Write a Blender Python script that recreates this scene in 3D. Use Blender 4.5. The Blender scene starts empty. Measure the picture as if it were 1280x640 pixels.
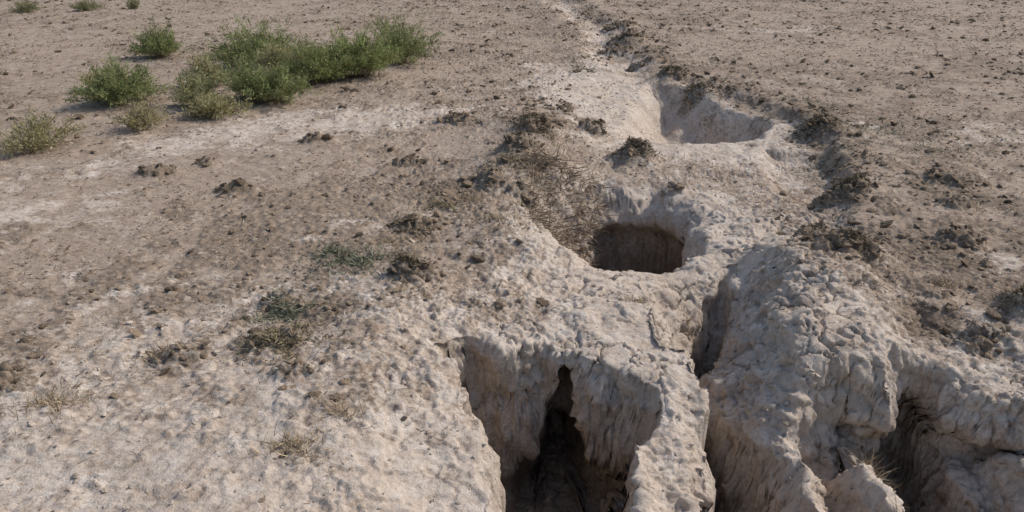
import bpy, math, time
import numpy as np
from mathutils import Vector
T0=time.time()
rng=np.random.default_rng(7)
sc=bpy.context.scene
F=np.float32

# ---------------------------------------------------------------- noise
NT=64
_tab=np.random.default_rng(11).random((NT,NT,NT)).astype(F)*2-1
def vn(x,y,z,s,off=0.0):
    x=x/s+17.3+off*3.1; y=y/s+41.7+off*5.7; z=z/s+9.1+off*7.9
    xi=np.floor(x);yi=np.floor(y);zi=np.floor(z)
    fx=(x-xi).astype(F);fy=(y-yi).astype(F);fz=(z-zi).astype(F)
    fx=fx*fx*(3-2*fx);fy=fy*fy*(3-2*fy);fz=fz*fz*(3-2*fz)
    x0=xi.astype(np.int64)%NT;y0=yi.astype(np.int64)%NT;z0=zi.astype(np.int64)%NT
    x1=(x0+1)%NT;y1=(y0+1)%NT;z1=(z0+1)%NT
    a=_tab[x0,y0,z0]*(1-fx)+_tab[x1,y0,z0]*fx
    b=_tab[x0,y1,z0]*(1-fx)+_tab[x1,y1,z0]*fx
    c=_tab[x0,y0,z1]*(1-fx)+_tab[x1,y0,z1]*fx
    d=_tab[x0,y1,z1]*(1-fx)+_tab[x1,y1,z1]*fx
    a=a*(1-fy)+b*fy; c=c*(1-fy)+d*fy
    return a*(1-fz)+c*fz
def fbm(x,y,z,s,o=3,off=0.0,g=0.5):
    r=0;a=1.0;t=0
    for i in range(o):
        c,sn=math.cos(0.7*i+0.4),math.sin(0.7*i+0.4)
        r=r+a*vn(x*c-y*sn,x*sn+y*c,z+0.37*x,s/(2.03**i),off+i); t+=a; a*=g
    return r/t
_jit=np.random.default_rng(5).random((32,32,32,4)).astype(F)
def worley(x,y,z,s):
    """3D cellular noise: F1, F2, random value of nearest cell"""
    x=(x/s).astype(F)+50;y=(y/s).astype(F)+50;z=(z/s).astype(F)+50
    xi=np.floor(x).astype(np.int32);yi=np.floor(y).astype(np.int32);zi=np.floor(z).astype(np.int32)
    f1=np.full(x.shape,9.,dtype=F);f2=f1.copy();rv=np.zeros_like(f1)
    for i in (-1,0,1):
        for j in (-1,0,1):
            for k in (-1,0,1):
                J=_jit[(xi+i)%32,(yi+j)%32,(zi+k)%32]
                d=(xi+i+J[:,0]-x)**2+(yi+j+J[:,1]-y)**2+(zi+k+J[:,2]-z)**2
                c=d<f1
                f2=np.where(c,f1,np.minimum(f2,d));rv=np.where(c,J[:,3],rv);f1=np.where(c,d,f1)
    return np.sqrt(f1),np.sqrt(f2),rv
def ss(a,b,x):
    t=np.clip((x-a)/(b-a),0,1); return t*t*(3-2*t)
def sdpoly(px,py,poly,pad=0.9):
    P=np.array(poly,dtype=F)
    out=np.full(px.shape,-pad,dtype=F)
    m=(px>P[:,0].min()-pad)&(px<P[:,0].max()+pad)&(py>P[:,1].min()-pad)&(py<P[:,1].max()+pad)
    x=px[m];y=py[m]
    d=np.full(x.shape,1e9,dtype=F); ins=np.zeros(x.shape,dtype=bool)
    n=len(P)
    for i in range(n):
        ax,ay=P[i];bx,by=P[(i+1)%n]
        ex,ey=bx-ax,by-ay
        t=np.clip(((x-ax)*ex+(y-ay)*ey)/(ex*ex+ey*ey),0,1)
        dd=(x-ax-t*ex)**2+(y-ay-t*ey)**2
        d=np.minimum(d,dd)
        if abs(ey)>1e-9:
            c=((ay>y)!=(by>y))&(x<(ex)*(y-ay)/ey+ax)
            ins^=c
    d=np.sqrt(d)
    out[m]=np.maximum(np.where(ins,d,-d),-pad)
    return out
def polyline(px,py,pts,pad=1.0):
    P=np.array(pts,dtype=F)
    D=np.full(px.shape,pad,dtype=F);A=np.full(px.shape,P[0,2],dtype=F);B=np.full(px.shape,P[0,3],dtype=F)
    m=(px>P[:,0].min()-pad)&(px<P[:,0].max()+pad)&(py>P[:,1].min()-pad)&(py<P[:,1].max()+pad)
    x=px[m];y=py[m];d=np.full(x.shape,1e9,dtype=F);a=np.zeros_like(x);b=np.zeros_like(x)
    for i in range(len(P)-1):
        ax,ay=P[i,:2];bx,by=P[i+1,:2];ex,ey=bx-ax,by-ay
        t=np.clip(((x-ax)*ex+(y-ay)*ey)/(ex*ex+ey*ey),0,1)
        dd=np.sqrt((x-ax-t*ex)**2+(y-ay-t*ey)**2)
        k=dd<d
        d=np.where(k,dd,d);a=np.where(k,P[i,2]*(1-t)+P[i+1,2]*t,a);b=np.where(k,P[i,3]*(1-t)+P[i+1,3]*t,b)
    D[m]=np.minimum(d,pad);A[m]=a;B[m]=b
    return D,A,B

# ---------------------------------------------------------------- terrain grid
def grow(start,step,g,lim,g2,lim2):
    o=[];s=step;p=start
    while p<lim: p+=s;s=step+g*(p-start);o.append(p)
    while p<lim2: s*=1+g2;p+=s;o.append(p)
    return o
cx=list(np.arange(-0.7,2.1,0.0068))
right=grow(cx[-1],0.0068,0.008,cx[-1]+8,0.09,260)
left=[-v for v in grow(0.7,0.0068,0.008,8.7,0.09,260)]
xs=np.array(left[::-1]+cx+right,dtype=F)
cy=list(np.arange(1.75,3.6,0.0048))
far=grow(cy[-1],0.0048,0.0048,24,0.09,420)
near=[3.5-v for v in grow(1.75,0.02,0.05,3,0.1,12)]
ys=np.array(near[::-1]+cy+far,dtype=F)
nx,ny=len(xs),len(ys)
X,Y=np.meshgrid(xs,ys)
Z0=np.zeros_like(X)
print('grid',nx,ny,nx*ny)

n1=fbm(X,Y,Z0,0.45,3,1.0);n2=fbm(X,Y,Z0,0.45,3,2.0)
n3=fbm(X,Y,Z0,0.10,3,3.0);n4=fbm(X,Y,Z0,0.10,3,4.0)
fw=0.012+0.038*ss(6.5,3.8,Y)
wx=X+0.11*n1+fw*n3
wy=Y+0.11*n2+fw*n4
big=fbm(X,Y,Z0,3.2,3,5.0)
Z=0.05*big
G=[(-0.95,1.2),(-0.85,2.0),(-0.70,2.63),(-0.52,3.4),(-0.42,4.1),(-0.28,4.8),(-0.1,5.5),(0.05,6.1),(0.45,7.4),(0.55,8.8),(1.0,10.5),(1.4,11.6),
   (2.0,11.2),(2.1,9.6),(2.65,8.0),(2.8,6.9),(2.55,6.0),(2.35,5.2),(2.1,4.5),(1.95,3.9),(2.1,3.4),(2.5,3.0),(2.8,2.4),(2.9,1.2)]
sg=sdpoly(wx,wy,G,1.5)
rightside=ss(0.9,1.6,X-0.15*(Y-4))
trough=ss(-0.1,0.75,sg)*(1-rightside)+ss(-0.04,0.16,sg)*rightside
Z-=0.09*trough
FL=[(1.5,10.5,.5,.10),(1.35,12.2,.5,.10),(1.5,14.5,.45,.09),(1.2,17.5,.5,.08),(1.0,24,.5,.06),(0.5,40,.5,.03)]
Df,A,B=polyline(wx+0.15*n1,wy,FL,1.5)
Z-=B*(1-ss(0,1,Df/A)); Z+=0.05*np.exp(-((Df-A*1.15)/0.22)**2)*(Y>9.5)*(0.6+n1)
def bump(cx_,cy_,rx,ry,h,p=2):
    q=((wx-cx_)/rx)**2+((wy-cy_)/ry)**2
    return h*np.exp(-q**(p/2))
Z+=bump(-0.55,3.0,0.5,1.3,0.06)
Z+=bump(1.62,3.95,0.36,0.45,0.20,3)
Z+=bump(1.45,3.30,0.38,0.45,0.17,3)
Z+=bump(0.05,5.8,0.40,0.45,0.13)
Z+=bump(0.15,7.0,0.5,0.5,0.10)
Z+=bump(2.75,5.6,0.6,0.9,0.05)
Z+=bump(0.40,3.50,0.45,0.25,0.07)
Z+=bump(1.15,6.4,0.7,0.5,0.05)
Z+=bump(0.02,4.4,0.28,0.6,0.10)
CL=[(-.53,3.72,.11,.08),(.98,6.2,.17,.15),(2.26,5.2,.17,.11),(1.82,4.55,.12,.08),(1.83,3.98,.14,.08),(2.68,6.9,.22,.12),(2.42,3.42,.12,.08),(.02,6.0,.15,.10),(.22,6.75,.18,.08),(.75,7.0,.12,.08),(2.05,8.9,.2,.10),(1.9,9.6,.2,.10),(-.6,4.5,.12,.03),(-1.9,5.2,.1,.04),(-2.6,5.6,.12,.04),(3.1,5.4,.16,.06),(3.3,4.4,.12,.05),(2.9,4.9,.1,.05),(1.7,10.6,.2,.1),(1.75,12.5,.25,.1),(1.5,11.6,.2,.08),(1.8,14,.3,.1),(-.15,5.3,.12,.06),(.1,5.25,.1,.05),
    (-1.1,3.45,.08,.03),(-1.4,2.95,.1,.03),(-1.05,3.0,.12,.035),(-2.3,5.9,.08,.03),(-1.6,6.6,.12,.05),(-.75,5.9,.12,.04),(-.5,7.2,.14,.05),(-2.0,2.75,.1,.03),(-.85,2.75,.07,.02),(2.55,4.3,.1,.05),(2.15,3.2,.08,.04),(1.2,5.5,.08,.05)]
clump=np.zeros_like(X)
for (a,b,r,h) in CL:
    q=np.exp(-((((wx-a)/r)**2+((wy-b)/(r*.8))**2))**1.3);clump=np.maximum(clump,q);Z+=h*q
# upper hollow, steep on its right side
Dp=[(1.10,6.75),(1.0,7.2),(1.10,7.9),(1.32,8.8),(1.6,9.5),(1.95,9.2),(2.15,8.4),(2.5,7.7),(2.2,7.05),(1.7,6.8)]
sD=sdpoly(wx,wy,Dp)
rs=ss(1.4,2.0,wx-0.10*(Y-7))
Z-=0.44*(ss(-0.05,0.50,sD)*(1-rs)+ss(-0.04,0.22,sD)*rs)
Z-=0.08*ss(-0.05,0.12,sdpoly(wx,wy,[(2.0,5.2),(1.9,6.0),(2.2,6.6),(2.6,6.4),(2.45,5.7),(2.25,5.2)]))
# main sinkhole
Ap=[(0.04,4.95),(0.14,5.50),(0.58,5.80),(1.10,5.66),(1.34,5.05),(1.18,4.36),(0.76,4.13),(0.45,4.18),(0.18,4.50)]
sA=sdpoly(wx,wy,Ap)
Z-=0.32*ss(-0.08,0.40,sA)
sA2=sdpoly(wx,wy,[(0.45,4.45),(0.44,5.05),(0.66,5.50),(1.06,5.46),(1.25,5.00),(1.14,4.40),(0.78,4.18),(0.54,4.24)])
Z-=0.80*ss(-0.03,0.20,sA2)
# near hole with standing back wall
Bp=[(-0.36,3.10),(-0.17,2.70),(-0.06,2.40),(-0.02,2.0),(-0.02,1.0),(0.46,1.0),(0.45,2.0),(0.49,2.5),(0.56,2.86),(0.47,3.08),(0.22,3.16),(0.0,3.16),(-0.2,3.19)]
sB=sdpoly(wx,wy,Bp)
Z-=0.32*ss(-0.02,0.08,sB)
Z-=0.52*ss(0.03,0.11,sB)
# crumbled pillar between hole and channel sinks towards the viewer
Z-=0.24*np.exp(-((X-0.66)/0.20)**4)*ss(2.95,2.1,Y)
Z-=0.10*np.exp(-((X-0.82)/0.12)**4)*ss(3.0,2.7,Y)
# side channel
D,A,B=polyline(wx,wy,[(1.18,4.10,.04,.06),(1.05,3.76,.09,.36),(0.94,3.50,.05,.14),(0.85,3.34,.10,.42),(0.84,3.12,.05,.16),(0.93,2.86,.11,.45),(0.96,2.62,.17,.52),(0.90,2.33,.19,.57),(0.82,2.0,.2,.62),(0.7,1.2,.2,.6)],0.9)
Z-=B*(1-ss(0.25,1.10,D/A))
side=ss(0.46,0.02,D)*(X>0.7+0.1*(Y<3.2))*ss(4.2,3.6,Y)
Z-=0.30*side
# front right terrace: slumped blocks with gaps between
Rp=[(1.14,2.30),(1.19,2.74),(1.30,2.94),(1.45,2.92),(1.58,2.82),(1.63,3.02),(1.86,3.04),(1.94,2.82),(2.1,2.74),(2.5,2.85),(3.2,2.6),(3.2,0.5),(1.0,0.5)]
sR=sdpoly(wx,wy,Rp)
Z-=0.36*ss(-0.03,0.10,sR)+0.24*ss(0.1,0.7,sR)
Z-=0.30*ss(0.0,0.09,sdpoly(wx,wy,[(1.54,2.45),(1.57,2.92),(1.68,3.02),(1.84,3.02),(1.90,2.90),(1.90,2.50),(1.7,2.40)]))
Z+=0.24*ss(0.0,0.16,sdpoly(wx,wy,[(1.18,1.9),(1.20,2.66),(1.44,2.74),(1.53,2.45),(1.50,1.9)]))
Z+=0.22*ss(0.0,0.14,sdpoly(wx,wy,[(1.93,2.1),(1.95,2.68),(2.35,2.66),(2.5,2.1)]))
rough=np.clip(ss(-0.15,0.3,sg),0,1)
# shear of deeper levels -> true undercuts and a cave behind the near wall
dxs=np.zeros_like(X);dys=np.zeros_like(X)
wB=ss(2.2,2.7,Y)*ss(3.9,3.2,Y)*(X<0.75)*(X>-0.5)
wid=0.030+0.070*ss(-0.15,-0.75,Z)
slit=np.exp(-(np.abs((X-0.235+0.03*n3)/wid)**4))
dys+=wB*(0.45*slit*ss(-0.15,-0.27,Z)+0.28*np.exp(-((X-0.29)/0.25)**6)*ss(-0.62,-0.74,Z)+0.03*ss(-0.2,-0.35,Z))
wA=ss(4.1,4.6,Y)*ss(6.8,5.8,Y)*(X>0.2)*(X<1.7)
dxs+=wA*0.20*ss(-0.32,-0.55,Z)*ss(0.55,0.95,X)
dys+=wA*0.24*ss(-0.36,-0.52,Z)
wR=ss(2.3,2.7,Y)*ss(3.7,3.05,Y)*(X>1.4)*(X<2.2)
dys+=wR*0.18*ss(-0.24,-0.38,Z)
PX=X+dxs;PY=Y+dys;PZ=Z
P=np.stack([PX,PY,PZ],-1).astype(np.float64)
def normals(P):
    du=np.empty_like(P);dv=np.empty_like(P)
    du[:,1:-1]=P[:,2:]-P[:,:-2];du[:,0]=P[:,1]-P[:,0];du[:,-1]=P[:,-1]-P[:,-2]
    dv[1:-1]=P[2:]-P[:-2];dv[0]=P[1]-P[0];dv[-1]=P[-1]-P[-2]
    n=np.cross(du,dv);n/=np.linalg.norm(n,axis=-1,keepdims=True)+1e-12
    return n
N=normals(P)
steep=1-np.clip(N[...,2],0,1)
px,py,pz=[P[...,i].astype(F) for i in range(3)]
b1=fbm(px,py,pz,0.30,2,6.0)
b2=np.abs(fbm(px,py,pz,0.17,2,7.0))
b3=1-np.abs(fbm(px,py,pz,0.055,2,8.0))*2
b4=fbm(px,py,pz,0.030,3,9.0,.7)
fade=ss(30,8,np.hypot(X,Y)).astype(F)
plain=1-rough
tp=fbm(px,py,pz*0,0.20,4,12.0,.62)+0.45*fbm(px,py,pz*0,1.1,2,13.0)
turf=ss(0.03,0.14,tp)*(1-0.8*ss(0.45,1.0,sg))
ld=fbm(px,py,pz*1.5,0.28,4,15.0,.6)
ledge=ss(0.02,0.05,ld)+ss(-0.22,-0.19,ld)+ss(.22,.25,ld)
broke=ss(-.15,.25,fbm(px,py,pz,0.5,3,16.0))
nf=ss(7.5,4.5,Y)*.75+.25
disp=rough*(0.024*b1+0.036*(b2-0.2)+nf*((0.001+0.008*broke)*b3+(0.003+0.009*broke)*b4+0.014*(ledge-1.3)))*(0.8+0.3*np.minimum(steep*1.5,1))
disp+=plain*(0.012*b1+0.006*b3+0.009*b4)*(0.5+0.5*fade)+0.016*turf*(0.7+0.8*b4)*(1-.5*rough)
disp+=clump*(0.03*b4+0.02*b3)
flute=fbm(px,py,pz*0.35,0.13,3,14.0)
disp+=0.014*flute*ss(0.3,0.7,steep)*rough*nf
wm=(rough>0.02)&(Y<9.5)&(Y>1.2)
ww=np.stack([px[wm],py[wm],pz[wm]]);j1=n3[wm]*0.09;j2=n4[wm]*.09
f1,f2,rv=worley(ww[0]+j1,ww[1]+j2,ww[2]*1.2+j1,.14)
disp[wm]+=nf[wm]*rough[wm]*((rv-.5)*0.016-0.026*(1-ss(0,0.08,f2-f1))*ss(-.1,.3,b1[wm]+.5*n2[wm]))
f1,f2,rv=worley(ww[0]+j1*.5,ww[1]+j2*.5,ww[2],.045)
disp[wm]+=nf[wm]*rough[wm]*broke[wm]*((rv-.5)*0.010-0.004*(1-ss(0,0.2,f2-f1)))
print('worley',time.time()-T0)
P+=N*disp[...,None]
N=normals(P)
# ---- surface masks (soil type, plus shade painted into the pits)
px,py,pz=[P[...,i].astype(F) for i in range(3)]
m1=fbm(px,py,pz,0.9,4,21.0);m2=fbm(px,py,pz,0.22,4,22.0,0.6)
light=ss(-0.25,0.80,sg+0.6*m1+0.6*m2)
def blob(cx_,cy_,rx,ry,rot=0.0):
    c,s=math.cos(rot),math.sin(rot);dx=X-cx_;dy=Y-cy_
    return np.exp(-(((dx*c+dy*s)/rx)**2+((-dx*s+dy*c)/ry)**2))
pt=.70*blob(-2.1,7.0,1.1,0.7,.35)+.70*blob(-1.1,7.4,.9,.6,.3)+.55*blob(-3.2,6.2,1.1,.6,.5)+.6*blob(-2.9,4.7,.8,.35,.7)+.6*blob(4.3,6.7,.8,.5)+0.8*blob(2.7,3.0,.5,.35)+0.8*blob(2.65,4.0,.4,.3)
pt=pt+blob(.9,9.2,.9,1.6)+.8*blob(-1.4,2.3,1.0,.5)+0.5*blob(-.9,4.6,.6,.4)+0.6*blob(-1.0,3.2,.7,.6)+.9*blob(-1.5,1.9,1.6,.45)+.4*blob(4.3,14,2.0,.8)+.35*blob(-1.9,3.4,.8,.5)
pt=pt+.7*ss(.55,.1,Df)*(Y>10)
light=np.clip(light+ss(0.20,1.05,pt+0.9*m2+0.5*m1)*0.80,0,1)
bp_=blob(.55,6.2,.55,.35)+.9*blob(1.4,6.1,.7,.35)+.9*blob(1.9,5.3,.4,.6)+.7*blob(-.2,4.6,.35,.7)+.8*blob(1.75,3.9,.3,.4)+.7*blob(-.35,3.75,.4,.4)+.7*blob(.25,7.0,.4,.6)+.6*blob(1.2,5.8,.4,.3)+.6*blob(-.6,2.7,.35,.5)+.5*blob(.1,3.5,.25,.2)+.45*blob(1.9,3.2,.3,.2)+.5*blob(-.1,2.9,.2,.3)
light*=1-0.7*ss(.25,.95,bp_+.95*m2)
Dg,_,_=polyline(X,Y,[(2.45,4.0,0,0),(2.3,5.2,0,0),(2.75,6.6,0,0),(2.65,7.8,0,0),(2.2,9.6,0,0),(1.9,12,0,0),(1.5,18,0,0)],1.0)
humus=np.clip(ss(0.35,0.05,Dg)*ss(0.0,0.45,m2+0.15),0,1)*.8
for (a,b,r) in [(.1,5.7,.3),(.2,7.0,.4),(1.75,4.05,.22),(2.6,6.8,.25),(-.45,5.2,.3),(-.55,4.4,.25),(.7,7.5,.2),(1.95,3.4,.2),(3.0,5.2,.5),(3.2,4.2,.5),(2.9,7.6,.4),(-.95,3.3,.3)]:
    humus=np.maximum(humus,.85*ss(0.4,.9,blob(a,b,r,r)+0.6*m2))
light=np.clip(light-0.7*humus,0,1)
humus=np.maximum(humus,ss(.15,.5,clump))
light*=1-0.45*ss(-0.40,-0.65,pz)  # less pale soil with depth, browning the shaded pit walls by colour
pit_shade=ss(-0.38,-0.85,pz)  # depth mask for pit shade painted into the soil colour
# ---- mesh
def build_mesh(name,verts,quads=None,tris=None,smooth=True):
    me=bpy.data.meshes.new(name)
    nv=len(verts);me.vertices.add(nv);me.vertices.foreach_set('co',np.ascontiguousarray(verts,dtype=F).ravel())
    f=quads if quads is not None else tris;k=f.shape[1]
    me.loops.add(f.size);me.loops.foreach_set('vertex_index',np.ascontiguousarray(f,dtype=np.int32).ravel())
    me.polygons.add(len(f));me.polygons.foreach_set('loop_start',np.arange(0,f.size,k,dtype=np.int32))
    me.polygons.foreach_set('use_smooth',np.full(len(f),smooth))
    me.update(calc_edges=True)
    ob=bpy.data.objects.new(name,me);sc.collection.objects.link(ob)
    return ob
def fattr(ob,name,arr):
    a=ob.data.attributes.new(name,'FLOAT','POINT');a.data.foreach_set('value',np.ascontiguousarray(arr,dtype=F).ravel())
def cattr(ob,name,arr):
    a=ob.data.attributes.new(name,'FLOAT_COLOR','POINT')
    c=np.ones((len(arr),4),dtype=F);c[:,:3]=arr;a.data.foreach_set('color',c.ravel())
idx=np.arange(nx*ny,dtype=np.int32).reshape(ny,nx)
q=np.stack([idx[:-1,:-1],idx[:-1,1:],idx[1:,1:],idx[1:,:-1]],-1).reshape(-1,4)
terrain=build_mesh('terrain',P.reshape(-1,3),quads=q)
fattr(terrain,'light',light);fattr(terrain,'humus',humus);fattr(terrain,'pit_shade',pit_shade);fattr(terrain,'turf',turf)
print('terrain',time.time()-T0)

# ---------------------------------------------------------------- materials
def newmat(name):
    m=bpy.data.materials.new(name);m.use_nodes=True
    nt=m.node_tree;b=nt.nodes['Principled BSDF'];b.inputs['Roughness'].default_value=0.95
    b.inputs['Specular IOR Level'].default_value=0.1
    return m,nt,b
def L(nt,a,b): nt.links.new(a,b)
def nnoise(nt,co,scale,detail=4,rough=.6):
    n=nt.nodes.new('ShaderNodeTexNoise');n.inputs['Scale'].default_value=scale;n.inputs['Detail'].default_value=detail;n.inputs['Roughness'].default_value=rough
    L(nt,co,n.inputs['Vector']);return n.outputs['Fac']
def nramp(nt,fac,stops):
    r=nt.nodes.new('ShaderNodeValToRGB');e=r.color_ramp.elements
    e[0].position=stops[0][0];e[0].color=(*stops[0][1],1);e[1].position=stops[-1][0];e[1].color=(*stops[-1][1],1)
    for p,c in stops[1:-1]:
        k=e.new(p);k.color=(*c,1)
    L(nt,fac,r.inputs['Fac']);return r.outputs['Color']
def nmix(nt,f,a,b,mode='MIX'):
    m=nt.nodes.new('ShaderNodeMix');m.data_type='RGBA';m.blend_type=mode
    if hasattr(f,'links'): L(nt,f,m.inputs[0])
    else: m.inputs[0].default_value=f
    for s,v in ((m.inputs[6],a),(m.inputs[7],b)):
        if isinstance(v,tuple): s.default_value=(*v,1)
        else: L(nt,v,s)
    return m.outputs[2]
def nmath(nt,op,a,b=0.0,c=None,clamp=False):
    m=nt.nodes.new('ShaderNodeMath');m.operation=op;m.use_clamp=clamp
    for i,v in enumerate((a,b,c)):
        if v is None: continue
        if isinstance(v,(int,float)): m.inputs[i].default_value=v
        else: L(nt,v,m.inputs[i])
    return m.outputs[0]
def nattr(nt,name,out='Fac'):
    a=nt.nodes.new('ShaderNodeAttribute');a.attribute_name=name;return a.outputs[out]
g=lambda v:(v,v,v)
m,nt,bs=newmat('dry_soil')
co=nt.nodes.new('ShaderNodeNewGeometry').outputs['Position']
lt=nattr(nt,'light');hu=nattr(nt,'humus');pit_sh=nattr(nt,'pit_shade');tf=nattr(nt,'turf')
a1=nnoise(nt,co,1.3,5,.6);a2=nnoise(nt,co,9,6,.65);a3=nnoise(nt,co,38,5,.7);a4=nnoise(nt,co,130,3,.7)
brown=nramp(nt,a2,[(.30,(.235,.17,.124)),(.5,(.335,.256,.193)),(.7,(.44,.355,.276))])
brown=nmix(nt,nramp(nt,a3,[(.42,g(0)),(.62,g(.8))]),brown,(.46,.375,.295))
brown=nmix(nt,nramp(nt,a4,[(.52,g(0)),(.66,g(.7))]),brown,(.17,.122,.087))
brown=nmix(nt,nramp(nt,a1,[(.4,g(0)),(.65,g(.4))]),brown,(.34,.248,.178))
brown=nmix(nt,nmath(nt,'MULTIPLY',tf,.70),brown,nramp(nt,a3,[(.35,(.155,.115,.082)),(.65,(.31,.24,.177))]))
pale=nramp(nt,a2,[(.28,(.41,.33,.26)),(.48,(.545,.46,.38)),(.72,(.67,.595,.515))])
pale=nmix(nt,nramp(nt,a3,[(.35,g(.65)),(.55,g(0))]),pale,(.38,.29,.22))
pale=nmix(nt,nramp(nt,a1,[(.45,g(0)),(.68,g(.5))]),pale,(.48,.375,.285))
pale=nmix(nt,nramp(nt,a4,[(.55,g(0)),(.70,g(.5))]),pale,(.33,.25,.18))
f=nmath(nt,'ADD',lt,nmath(nt,'MULTIPLY',nmath(nt,'SUBTRACT',a3,0.5),1.9))
f=nmath(nt,'ADD',f,nmath(nt,'MULTIPLY',nmath(nt,'SUBTRACT',a2,0.5),1.5))
f=nramp(nt,f,[(.18,g(0)),(.80,g(1))])
col=nmix(nt,f,brown,pale)
col=nmix(nt,nmath(nt,'MULTIPLY',hu,nramp(nt,a3,[(.35,g(.9)),(.65,g(.25))])),col,(.15,.112,.075))
col=nmix(nt,nmath(nt,'MULTIPLY',pit_sh,0.5),col,(.20,.145,.10))  # painted shade: deep parts of the pits mixed towards dark brown
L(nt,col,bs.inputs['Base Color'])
h=nmath(nt,'ADD',nmath(nt,'MULTIPLY',a3,1.2),nmath(nt,'MULTIPLY',a4,0.5))
h=nmath(nt,'ADD',h,nmath(nt,'MULTIPLY',nnoise(nt,co,300,2,.5),0.12))
bp=nt.nodes.new('ShaderNodeBump');bp.inputs['Strength'].default_value=.7;bp.inputs['Distance'].default_value=.014
L(nt,h,bp.inputs['Height']);L(nt,bp.outputs['Normal'],bs.inputs['Normal'])
terrain.data.materials.append(m)

def attr_mat(name,bump=True,trans=0.0):
    m,nt,bs=newmat(name)
    co=nt.nodes.new('ShaderNodeNewGeometry').outputs['Position']
    c=nattr(nt,'col','Color')
    n=nnoise(nt,co,90,3,.6)
    c2=nmix(nt,1.0,c,nramp(nt,n,[(.3,g(.7)),(.7,g(1.3))]),'MULTIPLY')
    L(nt,c2,bs.inputs['Base Color'])
    if bump:
        b=nt.nodes.new('ShaderNodeBump');b.inputs['Strength'].default_value=.9;b.inputs['Distance'].default_value=.015
        L(nt,n,b.inputs['Height']);L(nt,b.outputs['Normal'],bs.inputs['Normal'])
    if trans:
        t=nt.nodes.new('ShaderNodeBsdfTranslucent');L(nt,c2,t.inputs['Color'])
        mx=nt.nodes.new('ShaderNodeMixShader');mx.inputs[0].default_value=trans
        L(nt,bs.outputs[0],mx.inputs[1]);L(nt,t.outputs[0],mx.inputs[2]);L(nt,mx.outputs[0],nt.nodes['Material Output'].inputs['Surface'])
    return m
mat_clod=attr_mat('soil_clod');mat_leaf=attr_mat('foliage',False,.35);mat_straw=attr_mat('dry_plant',False,0)

# ---------------------------------------------------------------- surface lookup
Pf=P.reshape(-1,3);Nf=N.reshape(-1,3);lf=light.ravel();hf=humus.ravel();sgf=sg.ravel();tf_=turf.ravel();cf_=clump.ravel()
def ground(x,y):
    i=np.clip(np.searchsorted(xs,x),0,nx-1);j=np.clip(np.searchsorted(ys,y),0,ny-1)
    return P[j,i]
area=(np.gradient(ys)[:,None]*np.gradient(xs)[None,:]).ravel()
dist=np.hypot(X,Y).ravel()
inview=((Y.ravel()>1.5)&(np.abs(X.ravel())<0.75*Y.ravel()+.8)&(dist<26))
def pick(n,w):
    w=w*area*inview;c=np.cumsum(w);c/=c[-1]
    return np.searchsorted(c,rng.random(n))

# ---------------------------------------------------------------- clods
def ico(sub):
    bpy.ops.mesh.primitive_ico_sphere_add(subdivisions=sub,radius=1)
    o=bpy.context.object;v=np.array([w.co[:] for w in o.data.vertices]);t=np.array([p.vertices[:] for p in o.data.polygons])
    bpy.data.objects.remove(o,do_unlink=True);return v,t
def clods(name,ids,sizes,colors,sub,flat=.6,sink=.25,amp=.35):
    v0,t0=ico(sub);nvar=18;var=[]
    for k in range(nvar):
        r=1+amp*fbm(v0[:,0],v0[:,1],v0[:,2],.8,3,30.+k,.7)*1.8
        v=v0*r[:,None]
        for c in range(5):
            d=rng.normal(size=3);d/=np.linalg.norm(d);h=rng.uniform(.45,.8);e=np.maximum(v@d-h,0);v=v-d*e[:,None]*.9
        var.append(v*np.array([1,rng.uniform(.6,1),flat*rng.uniform(.7,1.2)]))
    var=np.array(var)
    n=len(ids);k=rng.integers(0,nvar,n);V=var[k]*sizes[:,None,None]
    a=rng.random(n)*6.283;ca,sa=np.cos(a),np.sin(a)
    tx=rng.normal(0,.35,n)
    x=V[...,0]*ca[:,None]-V[...,1]*sa[:,None];y=V[...,0]*sa[:,None]+V[...,1]*ca[:,None];z=V[...,2]+tx[:,None]*x
    V=np.stack([x,y,z],-1)+(Pf[ids]+Nf[ids]*(sizes*flat*(1-2*sink)*.6)[:,None])[:,None,:]
    m_=len(v0);Tt=t0[None]+(np.arange(n)*m_)[:,None,None]
    ob=build_mesh(name,V.reshape(-1,3),tris=Tt.reshape(-1,3),smooth=False)
    cattr(ob,'col',np.repeat(colors,m_,axis=0));ob.data.materials.append(mat_clod);return ob
dens=1/(1+(dist/5)**1.6)
cl=fbm(Pf[:,0].astype(F),Pf[:,1].astype(F),0*Pf[:,0].astype(F),.5,3,40.)
n=18000
ids=pick(n,dens*(0.35+ss(-.1,.4,cl)))
sz=np.exp(rng.normal(math.log(.0065),.45,n))*(1+dist[ids]/10)*.9;sz=np.clip(sz,.003,.025)
t=np.clip(lf[ids]*1.1+rng.normal(0,.25,n),0,1)[:,None]
colr=(np.array([.28,.213,.157])*(1-t)+np.array([.50,.42,.34])*t)*rng.uniform(.6,1.2,(n,1))
clods('dirt_clods',ids,sz,colr,1,.5,.35)
bank=np.exp(-((sgf+.35)/.45)**2)*ss(.02,.4,cl)*(Pf[:,0]<.6)
rim=np.exp(-((sgf+.03)/.14)**2)*(.2+ss(0,.4,cl))+hf*1.0+.25*tf_*(lf<.6)+2*ss(.1,.6,cf_)+.7*bank
n=5200
ids=pick(n,rim*(1/(1+dist/5)))
sz=np.clip(np.exp(rng.normal(math.log(.0125),.45,n))*(1+dist[ids]/12),.006,.05)
colr=np.array([.18,.134,.093])*rng.uniform(.6,1.6,(n,1))
clods('turf_clods',ids,sz,colr,2,.5,.35,.6)
print('clods',time.time()-T0)

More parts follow.
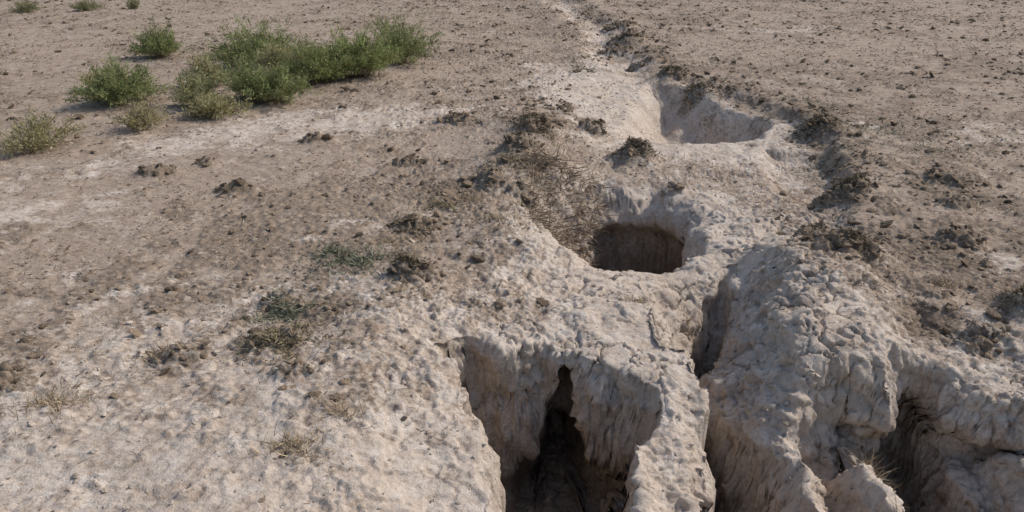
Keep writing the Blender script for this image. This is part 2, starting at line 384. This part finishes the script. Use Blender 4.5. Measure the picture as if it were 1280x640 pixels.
# ---------------------------------------------------------------- blades / plants
class Acc:
    def __init__(s): s.v=[];s.t=[];s.c=[];s.n=0
    def add(s,v,t,c): s.v.append(v);s.t.append(t+s.n);s.c.append(c);s.n+=len(v)
    def blades(s,base,dirv,length,width,col,bend=.3):
        n=len(base)
        d=dirv/np.linalg.norm(dirv,axis=1,keepdims=True)
        side=np.cross(d,rng.normal(size=(n,3)));side/=np.linalg.norm(side,axis=1,keepdims=True)+1e-9
        l=length[:,None];w=width[:,None]
        off=rng.normal(size=(n,3))*bend*l;off[:,2]-=np.abs(bend*l[:,0])*.5
        mid=base+d*l*.5+off*.15;tip=base+d*l+off*.6
        V=np.stack([base-side*w*.5,base+side*w*.5,mid-side*w*.45,mid+side*w*.45,tip],1).reshape(-1,3)
        Tt=(np.array([[0,1,3],[0,3,2],[2,3,4]])[None]+(np.arange(n)*5)[:,None,None]).reshape(-1,3)
        s.add(V,Tt,np.repeat(col,5,axis=0))
        return tip
    def done(s,name,mat):
        ob=build_mesh(name,np.concatenate(s.v),tris=np.concatenate(s.t),smooth=False)
        cattr(ob,'col',np.concatenate(s.c));ob.data.materials.append(mat);return ob
def rdir(n,up=.5,spread=1):
    d=rng.normal(size=(n,3));d[:,:2]*=spread;d[:,2]=np.abs(d[:,2])*up+up*.4;return d/np.linalg.norm(d,axis=1,keepdims=True)

def shrub(x,y,w,h,green,nst=150,leaf=60,dry=.15,lw=.009):
    A=Acc();p=ground(x,y);R=w/2
    lob=[(rng.uniform(-.55,.55)*R,rng.uniform(-.5,.5)*R,rng.uniform(.45,.8)*R,rng.uniform(.65,1.05)*h) for _ in range(8)]
    for i in range(nst):
        lx,ly,lr,lh=lob[i%len(lob)]
        a=rng.random()*6.283;rr=math.sqrt(rng.random())
        e=np.array([lx+math.cos(a)*rr*lr,ly+math.sin(a)*rr*lr,lh*(1-.75*rr**2.2)*rng.uniform(.55,1.08)+.02])
        b=np.array([lx*.45+rng.normal()*.04*w,ly*.45+rng.normal()*.04*w,-.02])
        k=7;ts=np.linspace(0,1,k);ctrl=b*.5+e*.5+np.array([rng.normal()*.03,rng.normal()*.03,.12*h])
        pts=((1-ts)**2)[:,None]*b+(2*ts*(1-ts))[:,None]*ctrl+(ts**2)[:,None]*e+p
        dv=np.diff(pts,axis=0);ln=np.linalg.norm(dv,axis=1)
        A.blades(pts[:-1],dv,ln*1.25,np.full(k-1,.0045),np.tile(np.array([.22,.17,.10])*rng.uniform(.7,1.2),(k-1,1)),.02)
        m_=int(leaf*rng.uniform(.5,1.4));u=rng.uniform(.25,1.03,m_)**.8;u=np.clip(u,0,1)
        bp_=((1-u)**2)[:,None]*b+(2*u*(1-u))[:,None]*ctrl+(u**2)[:,None]*e+p+rng.normal(size=(m_,3))*.020
        tang=(e-b)/np.linalg.norm(e-b);d=rng.normal(size=(m_,3))*.75+tang*.8+np.array([0,0,.3])
        tone=rng.uniform(.6,1.4)
        c=np.array(green)*tone*rng.uniform(.7,1.3,(m_,1))
        dd=(rng.random((m_,1))<dry*rng.uniform(.2,2))
        c=np.where(dd,np.array([.38,.33,.16])*rng.uniform(.7,1.2,(m_,1)),c)
        A.blades(bp_,d,rng.uniform(.02,.045,m_),rng.uniform(.6,1.2,m_)*lw,c,.15)
    return A.done('shrub',mat_leaf)
GR=(.245,.275,.115)
GP=(.37,.345,.19)
for (x,y,w,h,c,ns,lf_,dr) in [
    (-3.92,8.1,1.0,.48,GR,190,60,.12),(-4.75,11.0,.85,.46,GR,140,50,.12),
    (-2.52,8.15,.95,.48,GR,180,60,.12),(-3.15,10.2,1.5,.60,(.22,.255,.10),200,60,.1),(-2.15,9.1,1.15,.54,(.26,.29,.115),190,60,.12),
    (-1.85,9.5,1.2,.60,(.265,.295,.115),200,60,.1),(-1.45,10.4,1.2,.62,GR,180,50,.1),(-2.6,9.4,.9,.52,GP,120,50,.3),
    (-3.15,7.9,.65,.36,(.29,.30,.16),95,45,.35),(-2.80,7.45,.60,.26,GP,85,40,.4),
    (-3.28,6.95,.55,.30,(.38,.33,.22),50,36,.6),(-3.85,6.2,.80,.38,(.38,.34,.22),75,38,.5),(-4.6,8.8,.4,.2,GP,50,35,.5),
    (-3.35,8.9,.65,.38,GP,85,40,.4),(-5.3,7.9,.3,.2,(.34,.31,.19),30,35,.5),
    (-9.7,16.6,.7,.25,(.22,.23,.14),60,45,.3),(-8.6,16.9,.6,.25,(.22,.23,.14),60,45,.3),(-7.8,17.2,.35,.2,(.22,.23,.14),40,40,.3)]:
    shrub(x,y,w,h,c,ns,lf_,dr)
print('shrubs',time.time()-T0)

def tuft(name,x,y,r,h,n,cols,up=.6,wid=.004,mat=None):
    A=Acc();a=rng.random(n)*6.283;rr=np.abs(rng.normal(0,.55,n))*r
    gx=x+np.cos(a)*rr+.25*r*np.sin(3*a);gy=y+np.sin(a)*rr*.8
    b=ground(gx,gy).copy();b[:,2]-=.004
    c=np.array(cols)[rng.integers(0,len(cols),n)]*rng.uniform(.6,1.3,(n,1))
    A.blades(b,rdir(n,up),h*rng.uniform(.35,1.1,n),np.full(n,wid)*rng.uniform(.6,1.3,n),c,.35)
    return A.done(name,mat or mat_straw)
gg=[(.24,.245,.165),(.28,.255,.18),(.19,.20,.13)]
ol=[(.28,.23,.14),(.21,.17,.10),(.34,.27,.17)]
dk=[(.17,.135,.085),(.23,.18,.115),(.11,.09,.055)]
st=[(.50,.40,.26),(.42,.32,.21),(.34,.26,.17)]
for (x,y,r,h,n,c) in [(-.84,3.92,.22,.05,2200,gg),(-.98,4.05,.16,.045,1200,gg),(-1.07,3.36,.17,.045,1500,gg),(-1.0,3.02,.19,.045,1700,ol),(-.95,3.2,.15,.03,500,ol),
      (-.45,4.9,.25,.04,900,ol),(2.6,6.3,.45,.04,900,gg),(3.1,6.9,.6,.04,1000,gg),(3.4,6.2,.5,.04,600,gg),(2.95,8.0,.5,.05,500,gg),(.9,9.9,.3,.05,400,gg),
      (.0,5.65,.25,.05,900,ol),(.25,6.6,.3,.05,700,ol),(-.6,4.4,.2,.035,500,ol),(-1.5,4.3,.3,.03,400,ol),(2.0,2.05,.1,.05,300,[(.16,.24,.06)])]:
    tuft('low_grass_patch',x,y,r,h,n,c,.35,.005)
for (x,y,r,h) in CL[:12]:
    tuft('dead_turf_tuft',x,y,r*.95,.045,int(7000*r),dk,.3,.006)
for (x,y,r,h,n) in [(1.52,2.62,.08,.16,260),(1.44,2.5,.07,.13,160),(1.30,2.15,.09,.14,160),(2.0,2.4,.10,.12,160),(-.75,2.3,.12,.08,260),(-.62,2.5,.10,.07,160),(-1.75,2.6,.16,.06,420),(-1.95,2.35,.16,.06,350),(-1.5,2.95,.12,.05,200),
      (.95,3.78,.08,.08,150),(.62,3.62,.10,.06,150),(-.1,4.5,.12,.06,200),(2.2,3.7,.12,.06,200),(2.45,2.9,.12,.07,200),(-.3,5.0,.12,.07,200),(.05,5.0,.1,.08,160),(-.7,4.2,.12,.05,200)]:
    tuft('dry_grass_tuft',x,y,r,h,n,st,1.0,.003)
A=Acc();n=2600
gx=rng.uniform(.10,.70,n);gy=rng.uniform(4.65,5.75,n)
b=ground(gx,gy).copy();b[:,2]+=rng.uniform(-.01,.06,n)
d=rng.normal(size=(n,3));d[:,2]=np.abs(d[:,2])*.5-.1
A.blades(b,d,rng.uniform(.05,.18,n),rng.uniform(.003,.008,n),np.array([.27,.205,.145])*rng.uniform(.5,1.6,(n,1)),.2)
A.done('dead_brushwood',mat_straw)
A=Acc();n=36000
ids=pick(n,dens*(1.15-lf)*(0.3+ss(-.2,.4,cl)))
b=Pf[ids]+Nf[ids]*.003
s_=(1+dist[ids]/8)
d=rng.normal(size=(n,3));d[:,2]=np.abs(d[:,2])*.35
c=np.where(rng.random((n,1))<.6,np.array([.40,.325,.24]),np.array([.18,.135,.095]))*rng.uniform(.6,1.3,(n,1))
A.blades(b,d,rng.uniform(.008,.028,n)*s_,rng.uniform(.0015,.004,n)*s_,c,.3)
A.done('plant_litter',mat_straw)
print('plants',time.time()-T0)

# ---------------------------------------------------------------- camera and light
cam=bpy.data.cameras.new('camera');co_=bpy.data.objects.new('camera',cam);sc.collection.objects.link(co_)
co_.location=(0,0,1.7);co_.rotation_euler=(math.radians(90-22.7),0,0)
cam.sensor_width=36;cam.lens=36*1004/1280;cam.clip_end=2000;cam.clip_start=.05
sc.camera=co_
el,az=math.radians(45),math.radians(72)
sd=Vector((math.cos(el)*math.sin(az),math.cos(el)*math.cos(az),math.sin(el)))
sl=bpy.data.lights.new('sun','SUN');sl.energy=2.75;sl.angle=math.radians(2.0);sl.color=(1,.955,.89)
so=bpy.data.objects.new('sun',sl);sc.collection.objects.link(so);so.rotation_euler=sd.to_track_quat('Z','Y').to_euler()
w=bpy.data.worlds.new('World');sc.world=w;w.use_nodes=True
sk=w.node_tree.nodes.new('ShaderNodeTexSky');sk.sky_type='NISHITA';sk.sun_disc=False;sk.sun_elevation=el;sk.sun_rotation=az
sk.dust_density=2.0
bg=w.node_tree.nodes['Background'];bg.inputs['Strength'].default_value=.15
w.node_tree.links.new(sk.outputs[0],bg.inputs['Color'])
sc.view_settings.view_transform='Standard';sc.view_settings.look='None';sc.view_settings.exposure=0
print('done',time.time()-T0)
